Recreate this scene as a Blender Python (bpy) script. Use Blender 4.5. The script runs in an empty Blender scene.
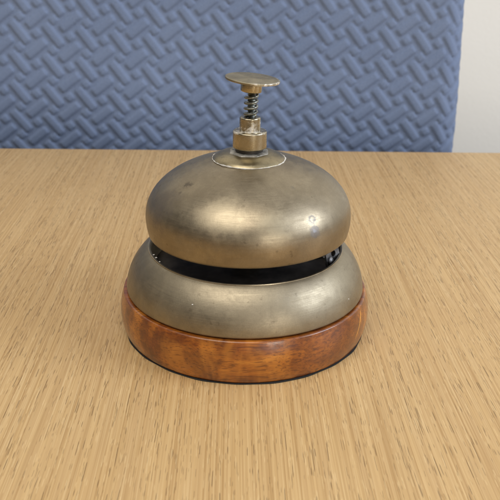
import bpy, math, random
import numpy as np
from mathutils import Vector, Matrix

random.seed(7)
S = bpy.context.scene
COL = S.collection
MM = 0.001
R = math.radians

# ------------------------------------------------------------------ camera
cd = bpy.data.cameras.new('camera')
cam = bpy.data.objects.new('camera', cd)
COL.objects.link(cam)
fw = Vector((0, 0.91872, -0.39491))
rt = Vector((0.999864, 0.006504, 0.015131))
up = Vector((-0.01647, 0.394855, 0.918596))
M = Matrix((rt, up, -fw)).transposed().to_4x4()
M.translation = Vector((1.624, -248.354, 134.519)) * MM
cam.matrix_world = M
cd.sensor_width = 36.0
cd.lens = 773.16 / 500 * 36.0
cd.clip_start = 0.01
cd.clip_end = 50
cd.dof.use_dof = True
cd.dof.focus_distance = 0.255
cd.dof.aperture_fstop = 42
S.camera = cam

# ------------------------------------------------------------------ light
S.view_settings.view_transform = 'Standard'
S.view_settings.look = 'None'
S.view_settings.exposure = 0.06
S.view_settings.gamma = 1.0

W = bpy.data.worlds.new('World')
S.world = W
W.use_nodes = True
wn = W.node_tree.nodes
wl = W.node_tree.links
bg = wn['Background']
bg.inputs['Color'].default_value = (1.0, 0.965, 0.92, 1)
bg.inputs['Strength'].default_value = 0.46
# the unseen room: pale ceiling, mid walls, darker towards the floor
tc = wn.new('ShaderNodeTexCoord')
sp = wn.new('ShaderNodeSeparateXYZ')
wl.new(tc.outputs['Generated'], sp.inputs[0])
rp = wn.new('ShaderNodeValToRGB')
mr = wn.new('ShaderNodeMapRange')
mr.inputs['From Min'].default_value = -1
mr.inputs['From Max'].default_value = 1
wl.new(sp.outputs['Z'], mr.inputs['Value'])
wl.new(mr.outputs[0], rp.inputs[0])
rp.color_ramp.elements[0].position = 0.45
rp.color_ramp.elements[0].color = (0.25, 0.22, 0.19, 1)
rp.color_ramp.elements[1].position = 0.95
rp.color_ramp.elements[1].color = (0.95, 0.93, 0.90, 1)
side = wn.new('ShaderNodeMapRange')          # the room is brighter on the window side
side.inputs['From Min'].default_value = -0.9
side.inputs['From Max'].default_value = 0.7
side.inputs['To Min'].default_value = 0.6
side.inputs['To Max'].default_value = 1.25
wl.new(sp.outputs['X'], side.inputs['Value'])
vm_ = wn.new('ShaderNodeVectorMath')
vm_.operation = 'SCALE'
wl.new(rp.outputs[0], vm_.inputs[0])
wl.new(side.outputs[0], vm_.inputs['Scale'])
wl.new(vm_.outputs[0], bg.inputs['Color'])


def area(name, az, el, dist, w, h, power, col):
    """a window or ceiling lamp: az degrees to the right of the photographer, el degrees up"""
    L = bpy.data.lights.new(name, 'AREA')
    L.shape = 'RECTANGLE'
    L.size, L.size_y = w, h
    L.energy = power
    L.color = col
    o = bpy.data.objects.new(name, L)
    COL.objects.link(o)
    a, e = R(az), R(el)
    p = Vector((math.sin(a) * math.cos(e), -math.cos(a) * math.cos(e), math.sin(e))) * dist
    o.location = p
    o.rotation_euler = (Vector((0, 0, 0.05)) - p).to_track_quat('-Z', 'Y').to_euler()
    return o


area('window_light', 77, 29, 2.2, 1.1, 1.0, 31, (0.83, 0.90, 1.0))
area('window_light', 27, 11, 2.6, 0.6, 0.55, 12, (1.0, 0.93, 0.82))
area('ceiling_light', -25, 60, 2.0, 1.6, 1.1, 25, (1.0, 0.93, 0.83))


# ------------------------------------------------------------------ node helper
class NT:
    def __init__(self, name):
        self.m = bpy.data.materials.new(name)
        self.m.use_nodes = True
        self.n = self.m.node_tree.nodes
        self.l = self.m.node_tree.links
        self.b = self.n['Principled BSDF']

    def val(self, sock, v):
        if isinstance(v, (int, float)):
            sock.default_value = v
        elif isinstance(v, tuple):
            sock.default_value = v if len(v) == len(sock.default_value) else (*v, 1)
        else:
            self.l.new(v, sock)

    def coord(self, kind='Object'):
        return self.n.new('ShaderNodeTexCoord').outputs[kind]

    def mapping(self, v, scale=(1, 1, 1), loc=(0, 0, 0), rot=(0, 0, 0)):
        m = self.n.new('ShaderNodeMapping')
        self.l.new(v, m.inputs[0])
        m.inputs['Scale'].default_value = scale
        m.inputs['Location'].default_value = loc
        m.inputs['Rotation'].default_value = rot
        return m.outputs[0]

    def noise(self, v, scale, detail=4, rough=0.55, dist=0.0, out='Fac'):
        t = self.n.new('ShaderNodeTexNoise')
        self.l.new(v, t.inputs['Vector'])
        t.inputs['Scale'].default_value = scale
        t.inputs['Detail'].default_value = detail
        t.inputs['Roughness'].default_value = rough
        t.inputs['Distortion'].default_value = dist
        return t.outputs[out]

    def math(self, op, a, b=0.0, c=None):
        t = self.n.new('ShaderNodeMath')
        t.operation = op
        self.val(t.inputs[0], a)
        self.val(t.inputs[1], b)
        if c is not None:
            self.val(t.inputs[2], c)
        return t.outputs[0]

    def rng(self, v, a, b, c=0.0, d=1.0, smooth=False):
        t = self.n.new('ShaderNodeMapRange')
        if smooth:
            t.interpolation_type = 'SMOOTHSTEP'
        self.val(t.inputs['Value'], v)
        for k, x in (('From Min', a), ('From Max', b), ('To Min', c), ('To Max', d)):
            self.val(t.inputs[k], x)
        return t.outputs[0]

    def mix(self, f, a, b, mode='MIX'):
        t = self.n.new('ShaderNodeMix')
        t.data_type = 'RGBA'
        t.blend_type = mode
        self.val(t.inputs[0], f)
        self.val(t.inputs[6], a)
        self.val(t.inputs[7], b)
        return t.outputs[2]

    def ramp(self, v, stops):
        t = self.n.new('ShaderNodeValToRGB')
        self.l.new(v, t.inputs[0])
        e = t.color_ramp.elements
        while len(e) < len(stops):
            e.new(0.5)
        for x, (p, c) in zip(e, stops):
            x.position = p
            x.color = (*c, 1)
        return t.outputs[0]

    def sep(self, v):
        t = self.n.new('ShaderNodeSeparateXYZ')
        self.l.new(v, t.inputs[0])
        return t.outputs

    def comb(self, x, y, z):
        t = self.n.new('ShaderNodeCombineXYZ')
        for s, q in zip(t.inputs, (x, y, z)):
            self.val(s, q)
        return t.outputs[0]

    def dist(self, v, p):
        t = self.n.new('ShaderNodeVectorMath')
        t.operation = 'DISTANCE'
        self.l.new(v, t.inputs[0])
        t.inputs[1].default_value = p
        return t.outputs['Value']

    def bump(self, h, strength, d=0.001, normal=None):
        t = self.n.new('ShaderNodeBump')
        t.inputs['Strength'].default_value = strength
        t.inputs['Distance'].default_value = d
        self.l.new(h, t.inputs['Height'])
        if normal is not None:
            self.l.new(normal, t.inputs['Normal'])
        return t.outputs[0]

    def set(self, **k):
        names = dict(color='Base Color', rough='Roughness', metal='Metallic', normal='Normal', coat='Coat Weight',
                     coat_rough='Coat Roughness', spec='Specular IOR Level', sheen='Sheen Weight')
        for a, v in k.items():
            self.val(self.b.inputs[names[a]], v)
        return self.m


# ------------------------------------------------------------------ materials (all coordinates in metres)
def brass(name, tint_a, tint_b, r0, r1, turned=0.3, spots=()):
    t = NT(name)
    v = t.coord()
    big = t.noise(v, 55, 5, 0.6)
    mid = t.noise(v, 260, 5, 0.65, 0.4)
    fine = t.noise(v, 1500, 3, 0.6)
    patch = t.noise(v, 110, 6, 0.7, 0.8)
    grit = t.noise(v, 2600, 2, 0.6)
    xyz = t.sep(v)
    rad = t.math('SQRT', t.math('ADD', t.math('MULTIPLY', xyz[0], xyz[0]), t.math('MULTIPLY', xyz[1], xyz[1])))
    ang = t.math('ARCTAN2', xyz[1], xyz[0])
    lathe = t.noise(t.comb(t.math('MULTIPLY', rad, 2600), t.math('MULTIPLY', ang, 2.2),
                           t.math('MULTIPLY', xyz[2], 2600)), 1.0, 3, 0.6)
    f = t.math('ADD', t.math('MULTIPLY', big, 0.6), t.math('MULTIPLY', mid, 0.4))
    c = t.mix(t.rng(f, 0.36, 0.64), tint_a, tint_b)
    c = t.mix(t.rng(patch, 0.42, 0.60, 0.18, 0), c, tuple(x * 0.55 for x in tint_a))
    c = t.mix(t.rng(grit, 0.35, 0.65, 0.16, 0), c, tuple(x * 0.5 for x in tint_a))
    # small dull specks of tarnish
    sp_ = t.rng(t.noise(v, 420, 2, 0.5), 0.68, 0.75, 0, 0.35)
    c = t.mix(sp_, c, (0.12, 0.095, 0.065))
    rgh = t.math('ADD', t.rng(f, 0.35, 0.65, r0, r1), t.rng(lathe, 0.3, 0.7, -0.04, 0.05))
    scr = t.noise(t.mapping(v, (3600, 160, 900), rot=(0.4, 0.7, 0.5)), 1.0, 2, 0.5)
    scr2 = t.noise(t.mapping(v, (220, 3800, 1100), rot=(0.2, -0.6, 0.9)), 1.0, 2, 0.5)
    rgh = t.math('ADD', rgh, t.rng(patch, 0.35, 0.65, 0.06, -0.05))
    for (p, rad_, col_, amt, ring) in spots:
        rad_ *= MM
        wob = t.math('MULTIPLY', t.math('SUBTRACT', t.noise(v, 240 if rad_ > 0.004 else 900, 5, 0.7), 0.5), rad_ * 2.2)
        d = t.math('ADD', t.dist(v, tuple(x * MM for x in p)), wob)
        if ring:
            m_ = t.rng(t.math('ABSOLUTE', t.math('SUBTRACT', d, rad_)), rad_ * 0.05, rad_ * 0.6, amt, 0, True)
        else:
            m_ = t.rng(d, rad_ * 0.2, rad_ * 1.1, amt, 0, True)
        c = t.mix(m_, c, col_)
        rgh = t.math('ADD', rgh, t.math('MULTIPLY', m_, 0.12))
    h = t.math('ADD', t.math('MULTIPLY', lathe, turned), t.math('MULTIPLY', fine, 0.25))
    h = t.math('ADD', h, t.math('MULTIPLY', mid, 0.5))
    h = t.math('ADD', h, t.math('MULTIPLY', t.math('ADD', scr, scr2), 0.3))
    n = t.bump(h, 0.16, 0.0002)
    return t.set(color=c, rough=rgh, metal=1.0, normal=n)


dome_spots = [((-19.39, -14.62, 56.5), 1.7, (0.10, 0.085, 0.07), 0.6, False),
              ((-17.9, -15.3, 56.9), 1.2, (0.12, 0.10, 0.08), 0.5, False),
              ((-21.44, -16.99, 54.6), 0.9, (0.12, 0.10, 0.08), 0.5, False),
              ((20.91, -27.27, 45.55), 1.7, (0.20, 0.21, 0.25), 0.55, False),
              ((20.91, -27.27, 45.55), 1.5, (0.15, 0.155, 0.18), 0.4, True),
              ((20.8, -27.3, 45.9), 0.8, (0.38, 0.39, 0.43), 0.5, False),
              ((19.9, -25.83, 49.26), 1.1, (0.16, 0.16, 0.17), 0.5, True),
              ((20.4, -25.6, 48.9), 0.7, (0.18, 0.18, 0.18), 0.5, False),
              ((14.09, -18.51, 57.06), 1.0, (0.20, 0.185, 0.16), 0.4, False),
              ((16.5, -14.0, 57.3), 0.8, (0.20, 0.185, 0.16), 0.3, False),
              ((30.5, -14.5, 51.0), 3.0, (0.26, 0.23, 0.17), 0.4, False),
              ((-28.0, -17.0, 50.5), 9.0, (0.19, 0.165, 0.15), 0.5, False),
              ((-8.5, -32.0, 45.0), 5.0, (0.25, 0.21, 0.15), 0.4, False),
              ((-8.0, -29.5, 51.0), 9.0, (0.52, 0.45, 0.32), 0.45, False),  # highlight left of centre, painted as brighter brass
              ((8.0, -31.5, 49.5), 7.0, (0.50, 0.445, 0.32), 0.35, False)]  # highlight right of centre, also painted into the brass colour
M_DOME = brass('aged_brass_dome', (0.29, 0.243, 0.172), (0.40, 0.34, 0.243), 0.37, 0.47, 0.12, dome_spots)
M_SKIRT = brass('aged_brass_turned', (0.285, 0.245, 0.178), (0.385, 0.335, 0.243), 0.43, 0.53, 0.4)
M_CAP = brass('brass_cap', (0.26, 0.22, 0.14), (0.46, 0.39, 0.25), 0.28, 0.44, 0.3)
M_STEM = brass('brass_stem', (0.34, 0.28, 0.17), (0.50, 0.43, 0.29), 0.18, 0.32, 0.4)
M_NUT = brass('brass_nut', (0.32, 0.28, 0.195), (0.52, 0.46, 0.34), 0.18, 0.34, 0.4)


def add_residue(m, z0, z1):
    """chalky polish left behind in the step of the nut"""
    t = NT.__new__(NT)
    t.m, t.n, t.l = m, m.node_tree.nodes, m.node_tree.links
    t.b = t.n['Principled BSDF']
    v = t.coord()
    z = t.sep(v)[2]
    band = t.math('MULTIPLY', t.rng(z, z0 * MM, (z0 + 0.35) * MM), t.rng(z, z1 * MM, (z1 - 2.6) * MM))
    k = t.rng(t.math('ADD', t.noise(v, 420, 4, 0.7), t.math('MULTIPLY', band, 0.17)), 0.66, 0.76)
    k = t.math('MULTIPLY', k, t.rng(band, 0.02, 0.2, 0, 0.7))
    old = t.b.inputs['Base Color'].links[0].from_socket
    t.set(color=t.mix(k, old, (0.62, 0.60, 0.56)), metal=t.rng(k, 0, 1, 1, 0))
    return m


add_residue(M_NUT, 69.7, 75.5)
M_LIP = brass('brass_lip', (0.40, 0.35, 0.25), (0.56, 0.50, 0.38), 0.3, 0.45, 0.2)
M_BUTTON = brass('brass_button', (0.27, 0.235, 0.16), (0.46, 0.41, 0.29), 0.36, 0.5, 0.3)


def plain(name, col, rough, metal=0.0, nscale=400, var=0.3, bump_=0.2):
    t = NT(name)
    v = t.coord()
    n1 = t.noise(v, nscale, 4, 0.6)
    c = t.mix(t.rng(n1, 0.3, 0.7), tuple(x * (1 - var) for x in col), tuple(min(1, x * (1 + var)) for x in col))
    return t.set(color=c, rough=rough, metal=metal, normal=t.bump(t.noise(v, nscale * 4, 3), bump_, 0.0002))


M_STEEL = plain('spring_steel', (0.24, 0.255, 0.24), 0.36, 1.0, 500, 0.6)
M_DARK = plain('blackened_steel', (0.060, 0.052, 0.045), 0.55, 0.5, 160, 0.7)
M_ZINC = plain('tarnished_zinc', (0.42, 0.43, 0.45), 0.5, 0.7, 500, 0.5)
M_PLATE = plain('chalky_worn_brass', (0.27, 0.26, 0.235), 0.6, 0.5, 420, 0.75)
M_BRACKET = plain('dirty_steel', (0.17, 0.17, 0.175), 0.45, 0.8, 600, 0.8)
M_FELT = plain('black_felt', (0.018, 0.017, 0.016), 0.95, 0.0, 1500, 0.3, 0.6)
M_RESIDUE = plain('dried_polish', (0.58, 0.565, 0.53), 0.9, 0.0, 900, 0.15, 0.5)
M_GROOVE = plain('dark_groove', (0.03, 0.015, 0.008), 0.7)


def wood_base():
    t = NT('varnished_burl_wood')
    v = t.coord()
    warp = t.noise(v, 40, 3, 0.5, 0, 'Color')
    vm = t.n.new('ShaderNodeVectorMath')
    vm.operation = 'MULTIPLY_ADD'
    t.l.new(warp, vm.inputs[0])
    vm.inputs[1].default_value = (0.010, 0.010, 0.007)
    t.l.new(v, vm.inputs[2])
    w = vm.outputs[0]
    g = t.mapping(w, (22, 130, 210), rot=(0, R(14), R(24)))
    grain = t.noise(g, 1.0, 5, 0.62)
    g2 = t.mapping(w, (45, 1000, 1500), rot=(0, R(14), R(24)))
    streak = t.noise(g2, 1.0, 4, 0.7)
    blot = t.noise(w, 48, 4, 0.6, 0.6)
    c = t.ramp(t.math('ADD', t.math('MULTIPLY', grain, 0.55), t.math('MULTIPLY', blot, 0.45)),
               [(0.34, (0.045, 0.010, 0.003)), (0.44, (0.155, 0.040, 0.005)), (0.54, (0.32, 0.096, 0.010)),
                (0.66, (0.50, 0.19, 0.024))])
    c = t.mix(t.rng(streak, 0.50, 0.62, 0, 0.7), c, (0.085, 0.02, 0.005))
    c = t.mix(t.rng(t.noise(w, 120, 3), 0.55, 0.75, 0, 0.5), c, (0.15, 0.03, 0.012))
    # chatoyant bands across the turned side, and fine straight pores
    ang0 = t.math('ARCTAN2', t.sep(v)[1], t.sep(v)[0])
    flame = t.noise(t.comb(t.math('MULTIPLY', ang0, 4.2), t.math('MULTIPLY', t.sep(w)[2], 45), 2.0), 1.0, 3, 0.55, 0.6)
    c = t.mix(t.rng(flame, 0.50, 0.68, 0, 0.55), c, (0.52, 0.20, 0.028))
    c = t.mix(t.rng(flame, 0.50, 0.34, 0, 0.6), c, (0.10, 0.022, 0.005))
    hair = t.noise(t.mapping(w, (90, 1500, 2300), rot=(0, R(30), R(35))), 1.0, 2, 0.5)
    c = t.mix(t.rng(hair, 0.56, 0.64, 0, 0.55), c, (0.075, 0.018, 0.005))
    # a thin pale orange line down the side, at the right
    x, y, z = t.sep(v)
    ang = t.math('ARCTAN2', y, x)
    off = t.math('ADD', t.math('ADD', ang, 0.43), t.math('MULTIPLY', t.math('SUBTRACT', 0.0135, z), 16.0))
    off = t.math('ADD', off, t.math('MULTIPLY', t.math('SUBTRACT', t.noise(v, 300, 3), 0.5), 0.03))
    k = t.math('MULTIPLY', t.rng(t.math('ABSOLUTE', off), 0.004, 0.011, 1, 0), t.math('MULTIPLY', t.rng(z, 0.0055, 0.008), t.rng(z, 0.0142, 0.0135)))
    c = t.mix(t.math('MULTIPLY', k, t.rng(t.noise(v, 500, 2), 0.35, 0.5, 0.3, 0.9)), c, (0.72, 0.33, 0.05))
    n = t.bump(t.noise(v, 350, 4), 0.10, 0.0006)
    n = t.bump(streak, 0.08, 0.0002, n)
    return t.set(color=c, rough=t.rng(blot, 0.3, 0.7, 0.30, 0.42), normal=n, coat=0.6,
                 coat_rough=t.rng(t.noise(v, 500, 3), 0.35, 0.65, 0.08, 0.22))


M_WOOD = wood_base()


def oak():
    t = NT('oiled_oak')
    v = t.coord()
    x, y, z = t.sep(v)
    wob = t.math('MULTIPLY', t.math('SUBTRACT', t.noise(t.mapping(v, (14, 3, 1)), 1, 2), 0.5), 0.004)
    xw = t.math('ADD', x, wob)

    def grain(sx, sy, det=3, ro=0.6, off=0.0):
        return t.noise(t.comb(t.math('MULTIPLY', xw, sx), t.math('MULTIPLY', y, sy), off), 1.0, det, ro)
    broad = grain(35, 2.0, 3)
    band = grain(480, 4, 4, 0.6, 3.3)
    fib = grain(1700, 8, 4, 0.65, 7.1)
    fib2 = grain(2600, 13, 3, 0.6, 47)
    c = t.mix(t.rng(broad, 0.3, 0.7), (0.475, 0.303, 0.135), (0.530, 0.354, 0.168))
    c = t.mix(t.rng(band, 0.36, 0.66, 0, 0.6), c, (0.60, 0.405, 0.185))
    c = t.mix(t.rng(fib, 0.45, 0.66, 0, 0.78), c, (0.355, 0.205, 0.075))
    c = t.mix(t.rng(fib2, 0.50, 0.68, 0, 0.6), c, (0.67, 0.495, 0.265))
    # open pores: thin short dark dashes along the grain, in loose bands
    dens = grain(330, 3, 2, 0.5, 31)
    wav = t.math('MULTIPLY', t.math('SUBTRACT', t.noise(t.mapping(v, (90, 22, 1)), 1, 2), 0.5), 0.0022)
    xp = t.math('ADD', xw, wav)

    def pores(per_m, along, lo, hi, off):
        q = t.math('ADD', t.math('MULTIPLY', xp, per_m), off)
        col = t.math('FLOOR', q)
        fr = t.math('ABSOLUTE', t.math('SUBTRACT', t.math('FRACT', q), 0.5))
        prof = t.rng(fr, 0.12, 0.40, 1, 0, True)
        run = t.noise(t.comb(t.math('MULTIPLY', col, 7.31), t.math('MULTIPLY', y, along), off), 1.0, 1, 0.5)
        th = t.rng(dens, 0.33, 0.67, lo, hi)
        return t.math('MULTIPLY', prof, t.rng(run, th, t.math('ADD', th, 0.05)))
    pm = t.math('MAXIMUM', pores(2300, 100, 0.69, 0.592, 3.7), t.math('MULTIPLY', pores(3400, 160, 0.675, 0.588, 91.3), 0.7))
    c = t.mix(t.math('MULTIPLY', pm, 0.68), c, (0.15, 0.088, 0.036))
    pale_dashes = pores(2700, 120, 0.66, 0.60, 55.1)
    c = t.mix(t.math('MULTIPLY', pale_dashes, 0.45), c, (0.74, 0.56, 0.31))  # paler fibres in short dashes along the grain
    h = t.math('SUBTRACT', t.math('MULTIPLY', fib, 0.4), t.math('MULTIPLY', pm, 1.0))
    return t.set(color=c, rough=t.rng(fib, 0.3, 0.7, 0.40, 0.52), normal=t.bump(h, 0.35, 0.0003), spec=0.4)


M_OAK = oak()


def fabric():
    t = NT('blue_woven_fabric')
    v = t.coord()
    n1 = t.noise(v, 22, 3)
    n2 = t.noise(v, 1600, 3, 0.7)
    c = t.mix(t.rng(n1, 0.35, 0.65), (0.130, 0.180, 0.303), (0.148, 0.201, 0.328))
    c = t.mix(t.rng(n2, 0.35, 0.7, 0, 0.35), c, (0.25, 0.31, 0.46))
    # a crumb of dust caught in the weave
    d = t.dist(v, DUST)
    c = t.mix(t.rng(d, 0.0006, 0.0013, 0.8, 0), c, (0.5, 0.45, 0.33))
    return t.set(color=c, rough=0.9, normal=t.bump(n2, 0.5, 0.0004), sheen=0.15, spec=0.25)


DUST = (-0.124, 0.0, 0.084)
M_FABRIC = fabric()


def wall_mat():
    t = NT('painted_plaster')
    v = t.coord()
    c = t.mix(t.rng(t.noise(v, 6, 4), 0.3, 0.7), (0.885, 0.86, 0.80), (0.91, 0.89, 0.84))
    return t.set(color=c, rough=0.8, normal=t.bump(t.noise(v, 260, 4), 0.25, 0.001))


M_WALL = wall_mat()


# ------------------------------------------------------------------ mesh helpers
def link(name, me, mat, parent=None, sharp=40):
    me.materials.append(mat)
    for p in me.polygons:
        p.use_smooth = True
    me.set_sharp_from_angle(angle=R(sharp))
    o = bpy.data.objects.new(name, me)
    COL.objects.link(o)
    if parent is not None:
        o.parent = parent
    return o


def lathe_mesh(name, prof, n=160, closed=False, warp=None):
    """turn a profile [(r, z) in mm] about z; r = 0 ends are welded to a point"""
    vs, fs, rings = [], [], []
    for r, z in prof:
        if r < 1e-6:
            vs.append((0, 0, z * MM))
            rings.append([len(vs) - 1])
        else:
            ring = []
            for i in range(n):
                a = 2 * math.pi * i / n
                rr, zz = (r, z) if warp is None else warp(r, z, a)
                vs.append((rr * math.cos(a) * MM, rr * math.sin(a) * MM, zz * MM))
                ring.append(len(vs) - 1)
            rings.append(ring)
    pairs = list(zip(rings, rings[1:]))
    if closed:
        pairs.append((rings[-1], rings[0]))
    for A, B in pairs:
        for i in range(n):
            j = (i + 1) % n
            if len(A) == 1 and len(B) == 1:
                continue
            if len(A) == 1:
                fs.append((A[0], B[j], B[i]))
            elif len(B) == 1:
                fs.append((A[i], A[j], B[0]))
            else:
                fs.append((A[i], A[j], B[j], B[i]))
    me = bpy.data.meshes.new(name)
    me.from_pydata(vs, [], fs)
    me.validate()
    import bmesh
    bm = bmesh.new()
    bm.from_mesh(me)
    bmesh.ops.recalc_face_normals(bm, faces=bm.faces)
    bm.to_mesh(me)
    bm.free()
    return me


def lathe(name, prof, mat, parent, n=160, closed=False, warp=None, sharp=40):
    return link(name, lathe_mesh(name, prof, n, closed, warp), mat, parent, sharp)


def rounded(pts, rad, seg=4):
    """round the corners of an open profile"""
    out = [pts[0]]
    for a, b, c in zip(pts, pts[1:], pts[2:]):
        a, b, c = Vector(a), Vector(b), Vector(c)
        d1, d2 = (a - b), (c - b)
        k = min(rad, d1.length * 0.45, d2.length * 0.45)
        p, q = b + d1.normalized() * k, b + d2.normalized() * k
        for i in range(seg + 1):
            s = i / seg
            out.append(tuple((1 - s) ** 2 * p + 2 * s * (1 - s) * b + s * s * q))
    out.append(pts[-1])
    return out


def tube_mesh(name, pts, rad, n=10, radii=None):
    """sweep a circle along points (mm)"""
    P = [Vector(p) for p in pts]
    vs, fs = [], []
    prev = None
    for i, p in enumerate(P):
        t = (P[min(i + 1, len(P) - 1)] - P[max(i - 1, 0)]).normalized()
        if prev is None:
            u = t.orthogonal().normalized()
        else:
            u = (prev - t * prev.dot(t)).normalized()
        prev = u
        w = t.cross(u)
        r = rad if radii is None else radii[i]
        for k in range(n):
            a = 2 * math.pi * k / n
            vs.append(tuple((p + (u * math.cos(a) + w * math.sin(a)) * r) * MM))
    for i in range(len(P) - 1):
        for k in range(n):
            j = (k + 1) % n
            fs.append((i * n + k, i * n + j, (i + 1) * n + j, (i + 1) * n + k))
    fs.append(tuple(range(n))[::-1])
    fs.append(tuple((len(P) - 1) * n + k for k in range(n)))
    me = bpy.data.meshes.new(name)
    me.from_pydata(vs, [], fs)
    return me


def empty(name, loc, label, cat):
    o = bpy.data.objects.new(name, None)
    COL.objects.link(o)
    o.location = loc
    o.empty_display_size = 0.02
    o['label'] = label
    o['category'] = cat
    return o


# ------------------------------------------------------------------ wall behind everything
def box_mesh(name, x0, x1, y0, y1, z0, z1):
    v = [(x, y, z) for x in (x0, x1) for y in (y0, y1) for z in (z0, z1)]
    f = [(0, 1, 3, 2), (4, 6, 7, 5), (0, 4, 5, 1), (2, 3, 7, 6), (0, 2, 6, 4), (1, 5, 7, 3)]
    me = bpy.data.meshes.new(name)
    me.from_pydata(v, [], f)
    return me


wall = link('wall', box_mesh('wall', -1.6, 1.6, 0.62, 0.74, -0.74, 1.5), M_WALL)
wall['kind'] = 'structure'

# ------------------------------------------------------------------ oak table
table = empty('table', (0, 0, 0), 'pale oak table with straight dark pored grain under the bell', 'table')
table.rotation_euler = (0, 0, R(1.58))


def tabletop():
    import bmesh
    me = box_mesh('tabletop', -0.60, 0.60, -0.48, 0.2240, -0.028, 0.0)
    bm = bmesh.new()
    bm.from_mesh(me)
    bmesh.ops.bevel(bm, geom=list(bm.edges), offset=0.0018, segments=4, affect='EDGES', profile=0.5)
    bm.to_mesh(me)
    bm.free()
    return link('tabletop', me, M_OAK, table, 50)


tabletop()

# ------------------------------------------------------------------ blue upholstered seat back with raised basket weave
bench = empty('upholstered_bench', (0, 0.262, -0.16),
              'blue upholstered bench back embossed with a basket weave, behind the table', 'bench')


def bench_back():
    nx, nz = 900, 400
    X0, X1, Z0, Z1 = -0.62, 0.1420, -0.14, 0.22          # relative to the table top
    us = np.linspace(0, 1, nx)
    zs = np.linspace(Z0, Z1, nz)
    U, Z = np.meshgrid(us, zs)
    right = X1 - 0.03 * Z
    X = X0 + (right - X0) * U
    # weave, in millimetres on the cloth
    px, pz = X * 1000, Z * 1000
    # arc length round the soft right edge
    edge = (right - X) * 1000
    px = px - 9.0 * np.exp(-edge / 9.0) * -1
    P, Q = 21.8, 19.3
    a = R(4.5)
    sx = px * math.cos(a) - pz * math.sin(a) + 1.4 * np.sin(pz / 70.0) + WX
    sz = px * math.sin(a) + pz * math.cos(a) + 0.9 * np.sin(px / 90.0 + 1) + WZ
    H = np.zeros_like(px)

    def element(ox, oz, half_l, half_w, ang, amp):
        dx = (sx - ox) - P * np.round((sx - ox) / P)
        dz = (sz - oz) - Q * np.round((sz - oz) / Q)
        c, s = math.cos(ang), math.sin(ang)
        l = np.abs(dx * c + dz * s)
        w = np.abs(-dx * s + dz * c)
        r = 1.6
        qx, qy = l - (half_l - r), w - (half_w - r)
        sd = np.hypot(np.maximum(qx, 0), np.maximum(qy, 0)) + np.minimum(np.maximum(qx, qy), 0) - r
        k = np.clip(-sd / 1.7, 0, 1)
        return amp * np.sqrt(1 - (1 - k) ** 2)
    H = np.maximum(H, element(0, 0, 8.6, 3.0, R(-48), 1.0))
    H = np.maximum(H, element(P / 2, Q / 2, 8.4, 2.8, R(42), 1.0))
    H = np.maximum(H, element(P / 2, 0, 2.9, 2.7, R(42), 0.9))
    H = np.maximum(H, element(0, Q / 2, 2.9, 2.7, R(42), 0.9))
    Y = -1.15 * H + 0.10 * pz + 9 * (np.clip(34 - pz, 0, 90) / 60) ** 2                     # leans back a little
    # soft rounding at the right and left edges and the top
    e = np.clip(1 - edge / 16.0, 0, 1)
    Y = Y + 14 * (1 - np.sqrt(np.clip(1 - e ** 2, 0, 1)))
    e2 = np.clip(1 - (Z1 * 1000 - pz) / 16.0, 0, 1)
    Y = Y + 14 * (1 - np.sqrt(np.clip(1 - e2 ** 2, 0, 1)))
    Y = Y + 0.7 * np.sin(px / 61 + pz / 47)      # slack in the cloth
    co = np.stack([X, Y * MM, Z + 0.16], -1).reshape(-1, 3)
    # back shell
    idx = np.arange(nx * nz).reshape(nz, nx)
    faces = np.stack([idx[:-1, :-1], idx[:-1, 1:], idx[1:, 1:], idx[1:, :-1]], -1).reshape(-1, 4).tolist()
    base = nx * nz
    border = list(idx[0, :]) + list(idx[1:, -1]) + list(idx[-1, -2::-1]) + list(idx[-2:0:-1, 0])
    back = co[border].copy()
    back[:, 1] = 0.075 + 0.10 * (back[:, 2] - 0.16)
    co = np.concatenate([co, back])
    m = len(border)
    for i in range(m):
        j = (i + 1) % m
        faces.append([int(border[j]), int(border[i]), base + i, base + j])
    faces.append([base + i for i in range(m)])
    me = bpy.data.meshes.new('backrest')
    me.from_pydata(co.tolist(), [], faces)
    o = link('backrest', me, M_FABRIC, bench, 60)
    return o


WX, WZ = 1.1, 6.2
bench_back()

# ------------------------------------------------------------------ the desk bell
bell = empty('desk_bell', (0, 0, 0),
             'aged brass counter bell with push button, on a round varnished wooden base', 'desk bell')

# felt pad under the base
lathe('felt_pad', [(0, 0.02), (42.3, 0.02), (42.6, 0.08), (42.6, 0.25), (42.1, 0.36), (0, 0.36)], M_FELT, bell, 160,
      warp=lambda r, z, a: (r + (0.12 * math.sin(9 * a) + 0.10 * math.sin(23 * a + 1) if r > 42.5 else 0), z))

# wooden base: soft bulging side, rounded top edge
wp = [(0, 0.38), (41.7, 0.38), (42.25, 0.55), (42.6, 0.95)]
for i in range(1, 20):
    s = i / 20
    z = 1.6 + 12.6 * s
    wp.append((43.85 - (1.15 if z < 8.0 else 1.3) * (abs(z - 8.0) / 6.6) ** 2.2, z))
wp += [(42.6, 14.85), (42.5, 15.1), (42.2, 15.28), (41.8, 15.3), (38, 15.3), (0, 15.3)]
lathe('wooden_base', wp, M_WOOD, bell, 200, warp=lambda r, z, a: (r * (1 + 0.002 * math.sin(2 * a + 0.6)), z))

# dark recess between wood and brass
lathe('spacer_ring', [(36, 15.25), (40.3, 15.25), (40.3, 15.95), (36, 15.95)], M_GROOVE, bell, 120, closed=True)

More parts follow.
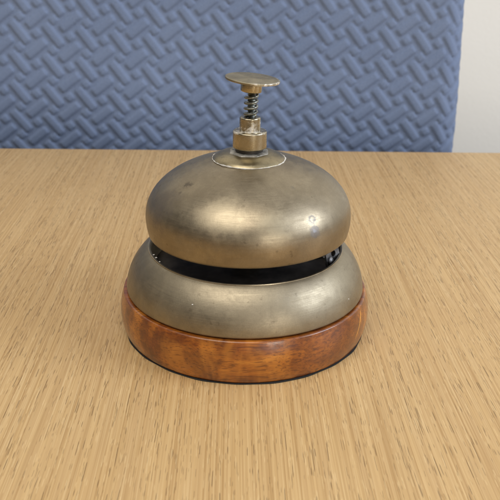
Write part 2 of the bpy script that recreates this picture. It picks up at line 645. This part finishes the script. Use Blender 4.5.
# brass skirt: turned convex ring with a thin lip and a hollow top
sk = [(36, 15.85), (41.15, 15.85), (41.4, 15.9), (41.5, 16.05)]
for i in range(1, 41):
    s = i / 40
    sk.append((33.55 + 7.95 * (1 - min(s, 0.9995) ** 1.8) ** (1 / 1.28), 16.1 + 14.0 * s))
sk += [(33.62, 30.12), (33.6, 30.32), (33.4, 30.42), (33.0, 30.40), (32.7, 30.1), (32.4, 29.0), (32.2, 24.0), (31.5, 22.5)]
skirt = lathe('skirt', sk, M_SKIRT, bell, 220, sharp=35)

# blackened plate inside, seen through the gap
lathe('inner_plate', [(0, 23.4), (30, 23.4), (32.0, 23.0), (32.0, 22.4), (0, 22.4)], M_DARK, bell, 96)

# the dome: thin shell with rolled rim
RM, ZM, ZT = 34.9, 41.55, 62.3


def dome_prof(off=0.0):
    P = []
    for z in np.linspace(36.34, ZM, 10)[:-1]:
        P.append((RM - off - 0.68 * ((ZM - z) / (ZM - 36.34)) ** 2, z))
    for a in np.linspace(0, math.pi / 2, 60):
        c, s = math.cos(a), math.sin(a)
        P.append(((RM - off) * max(c, 0) ** (2 / 1.89), ZM + (ZT - off - ZM) * s ** 0.93))
    P[-1] = (0, ZT - off)
    return P


outer = dome_prof()
inner = dome_prof(1.3)[::-1]
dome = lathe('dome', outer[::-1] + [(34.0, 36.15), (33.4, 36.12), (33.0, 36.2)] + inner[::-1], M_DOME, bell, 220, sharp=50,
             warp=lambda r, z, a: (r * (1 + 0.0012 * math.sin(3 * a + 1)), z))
dome.rotation_euler = (0, -0.013, 0)          # sits a hair low on the left
dome.location = (1.31 * MM, 0, 0)

# striker mechanism under the dome
lathe('centre_post', [(0, 23.3), (4.5, 23.3), (4.5, 30), (3, 31), (3, 60), (0, 60)], M_DARK, bell, 32).location = (0.66 * MM, 0, 0)
arm = link('striker_arm', tube_mesh('striker_arm', [(4, -2, 27), (12, -7, 28), (20, -11, 30), (26, -14, 32.5)], 1.1, 10), M_DARK, bell)
link('striker_head', lathe_mesh('striker_head', [(0, -2.6), (1.6, -2.2), (2.6, 0), (1.6, 2.2), (0, 2.6)], 24), M_DARK, arm).location = (25 * MM, -13 * MM, 34 * MM)


def bracket():
    import bmesh
    # bright bent strip with a hole, standing just inside the lip at the right
    me = bpy.data.meshes.new('bracket')
    bm = bmesh.new()
    hole, outer_ = [], []
    n = 28
    for i in range(n):
        a = 2 * math.pi * i / n
        c, s_ = math.cos(a), math.sin(a)
        k = 1 / max(abs(c) / 4.0, abs(s_) / 4.6)
        hole.append((1.0 + 1.15 * c, 1.5 + 1.15 * s_))
        outer_.append((k * c * 0.98, k * s_))
    rings = []
    for side in (0.0, 0.8):
        for ring in (hole, outer_):
            vs = []
            for (x, z) in ring:
                bend = 0.035 * x * x                    # follows the round of the skirt
                vs.append(bm.verts.new((x * MM, (side - bend) * MM, z * MM)))
            rings.append(vs)
    h0, o0, h1, o1 = rings
    for A, B in ((h0, o0), (o0, o1), (o1, h1), (h1, h0)):
        for i in range(n):
            j = (i + 1) % n
            bm.faces.new((A[i], A[j], B[j], B[i]))
    bmesh.ops.recalc_face_normals(bm, faces=bm.faces)
    bm.to_mesh(me)
    bm.free()
    return me


br = link('bracket', bracket(), M_BRACKET, bell)
br.location = (29.3 * MM, -10.2 * MM, 29.6 * MM)
br.rotation_euler = (R(-14), 0, R(52))
sc_ = link('screw', lathe_mesh('screw', [(0, -0.5), (1.3, -0.5), (1.3, 0.7), (0.9, 1.1), (0, 1.2)], 20), M_BRACKET, br)
sc_.location = (-2.3 * MM, -0.4 * MM, -0.2 * MM)
sc_.rotation_euler = (R(90), 0, 0)

# thin bright edge turned on the lip of the skirt
link('lip', lathe_mesh('lip', [(33.55, 30.12), (33.72, 30.25), (33.66, 30.46), (33.42, 30.54), (33.2, 30.46)], 200, closed=True), M_LIP, skirt)

# raised cap on the crown of the dome
stem_x = 0.75
cap = lathe('crown_cap', rounded([(0, 59), (12.0, 59.9), (12.15, 61.05), (11.2, 61.9), (10.0, 62.5), (8.6, 62.95), (7.0, 63.2), (0, 63.3)], 0.35, 3), M_CAP, bell, 120)
cap.location = (0.72 * MM, 0, 0)


def residue_ring():
    pts, rad = [], []
    n = 260
    for i in range(n + 1):
        a = 2 * math.pi * i / n
        r = 12.12 + 0.05 * math.sin(7 * a) + 0.04 * math.sin(19 * a + 2)
        pts.append((r * math.cos(a), r * math.sin(a), 61.06 + 0.03 * math.sin(5 * a)))
        rad.append(max(0.06, 0.16 + 0.05 * math.sin(11 * a + 1) + 0.06 * math.sin(29 * a) + 0.07 * math.sin(3 * a + 2) + random.uniform(-0.04, 0.04)))
    return tube_mesh('polish_residue', pts, 0.2, 8, rad)


link('polish_residue', residue_ring(), M_RESIDUE, cap)

# stem: thin plate, dark washer, stepped nut, spring, rod, button (leaning slightly to the right)
stem = bpy.data.objects.new('plunger', None)


def ngon_prof(name, n, prof, mat, parent, rot=0, bevel=0.0):
    me = lathe_mesh(name, prof, n)
    o = link(name, me, mat, parent, 25)
    o.rotation_euler = (0, 0, rot)
    return o


pl = ngon_prof('top_plate', 8, [(0, 63.0), (6.8, 63.0), (6.9, 63.1), (6.7, 63.4), (6.3, 63.5), (0, 63.55)], M_PLATE, bell, R(22.5))
pl.location = (0.75 * MM, 0, 0)
wz = lathe('washer', [(0, 63.7), (4.6, 63.7), (4.7, 64.2), (4.2, 65.6), (0, 65.6)], M_DARK, bell, 48)
wz.location = (0.8 * MM, 0, 0)
nut = lathe('nut', rounded([(0, 64.5), (4.9, 64.5), (5.6, 65.0), (5.6, 70.2), (5.3, 70.5), (3.45, 70.5), (3.45, 74.7), (3.2, 75.0), (1.9, 75.0), (1.8, 74.0), (0, 74.0)], 0.18, 3),
            M_NUT, bell, 72, sharp=30)
nut.location = (0.95 * MM, 0, 0)
rod = lathe('plunger_rod', [(0, 73)] + [(1.25 + (0.14 if k % 2 else -0.1), 73 + 0.32 * k) for k in range(36)] + [(0, 84.6)], M_STEEL, bell, 24)
rod.location = (1.35 * MM, 0, 0)


def spring():
    pts = []
    turns = 4.3
    n = 220
    for i in range(n + 1):
        s = i / n
        a = 2 * math.pi * turns * s + 0.6
        r = 1.95
        pts.append((r * math.cos(a) + 0.3 * s - 0.15, r * math.sin(a), 75.2 + 7.6 * (s + 0.012 * math.sin(2 * math.pi * turns * s))))
    return tube_mesh('spring', pts, 0.43, 10)


sprg = link('spring', spring(), M_STEEL, bell)
sprg.location = (1.2 * MM, 0, 0)
bh = bell  # the button leans a little, so it carries its own tilt
def worn_rim(m):
    """bare bright metal where the edge of the button has been knocked"""
    t = NT.__new__(NT)
    t.m, t.n, t.l = m, m.node_tree.nodes, m.node_tree.links
    t.b = t.n['Principled BSDF']
    v = t.coord()
    x, y, z = t.sep(v)
    rad = t.math('SQRT', t.math('ADD', t.math('MULTIPLY', x, x), t.math('MULTIPLY', y, y)))
    k = t.math('MULTIPLY', t.rng(rad, 0.0081, 0.0086), t.rng(t.math('SUBTRACT', x, t.math('MULTIPLY', y, 0.6)), 0.0045, 0.0075))
    k = t.math('MULTIPLY', k, t.rng(t.noise(v, 900, 4, 0.7), 0.42, 0.55))
    old = t.b.inputs['Base Color'].links[0].from_socket
    t.set(color=t.mix(k, old, (0.85, 0.82, 0.76)))


worn_rim(M_BUTTON)
btn = lathe('button', rounded([(0, -0.45), (8.6, -0.45), (8.85, -0.3), (8.85, 0.2), (8.6, 0.35), (0, 0.4)], 0.1, 3), M_BUTTON, bell, 96)
btn.location = (1.55 * MM, 0, 87.2 * MM)
btn.rotation_euler = (R(0.5), R(5.0), 0)
bc = lathe('button_collar', rounded([(0, -4.0), (3.2, -4.0), (3.45, -3.8), (3.45, -0.4), (0, -0.4)], 0.15, 3), M_STEM, btn, 56)
bc.location = (-0.1 * MM, 0, 0)

# flecks of dried polish on the brass
for k, (x, y, z, r, p) in enumerate([(-15.88, -35.58, 24.4, 0.3, skirt), (34.1, -22.3, 20.5, 0.24, skirt), (-29.5, -13.6, 30.3, 0.4, skirt),
                                     (-30.6, -11.0, 30.2, 0.35, skirt), (-28.0, -16.6, 30.2, 0.3, skirt)]):
    me = lathe_mesh('polish_fleck', [(0, -r * 0.5), (r, 0), (r * 0.6, r * 0.4), (0, r * 0.55)], 7)
    o = link('polish_fleck', me, M_RESIDUE, p)
    o.location = (x * MM, y * MM, z * MM)
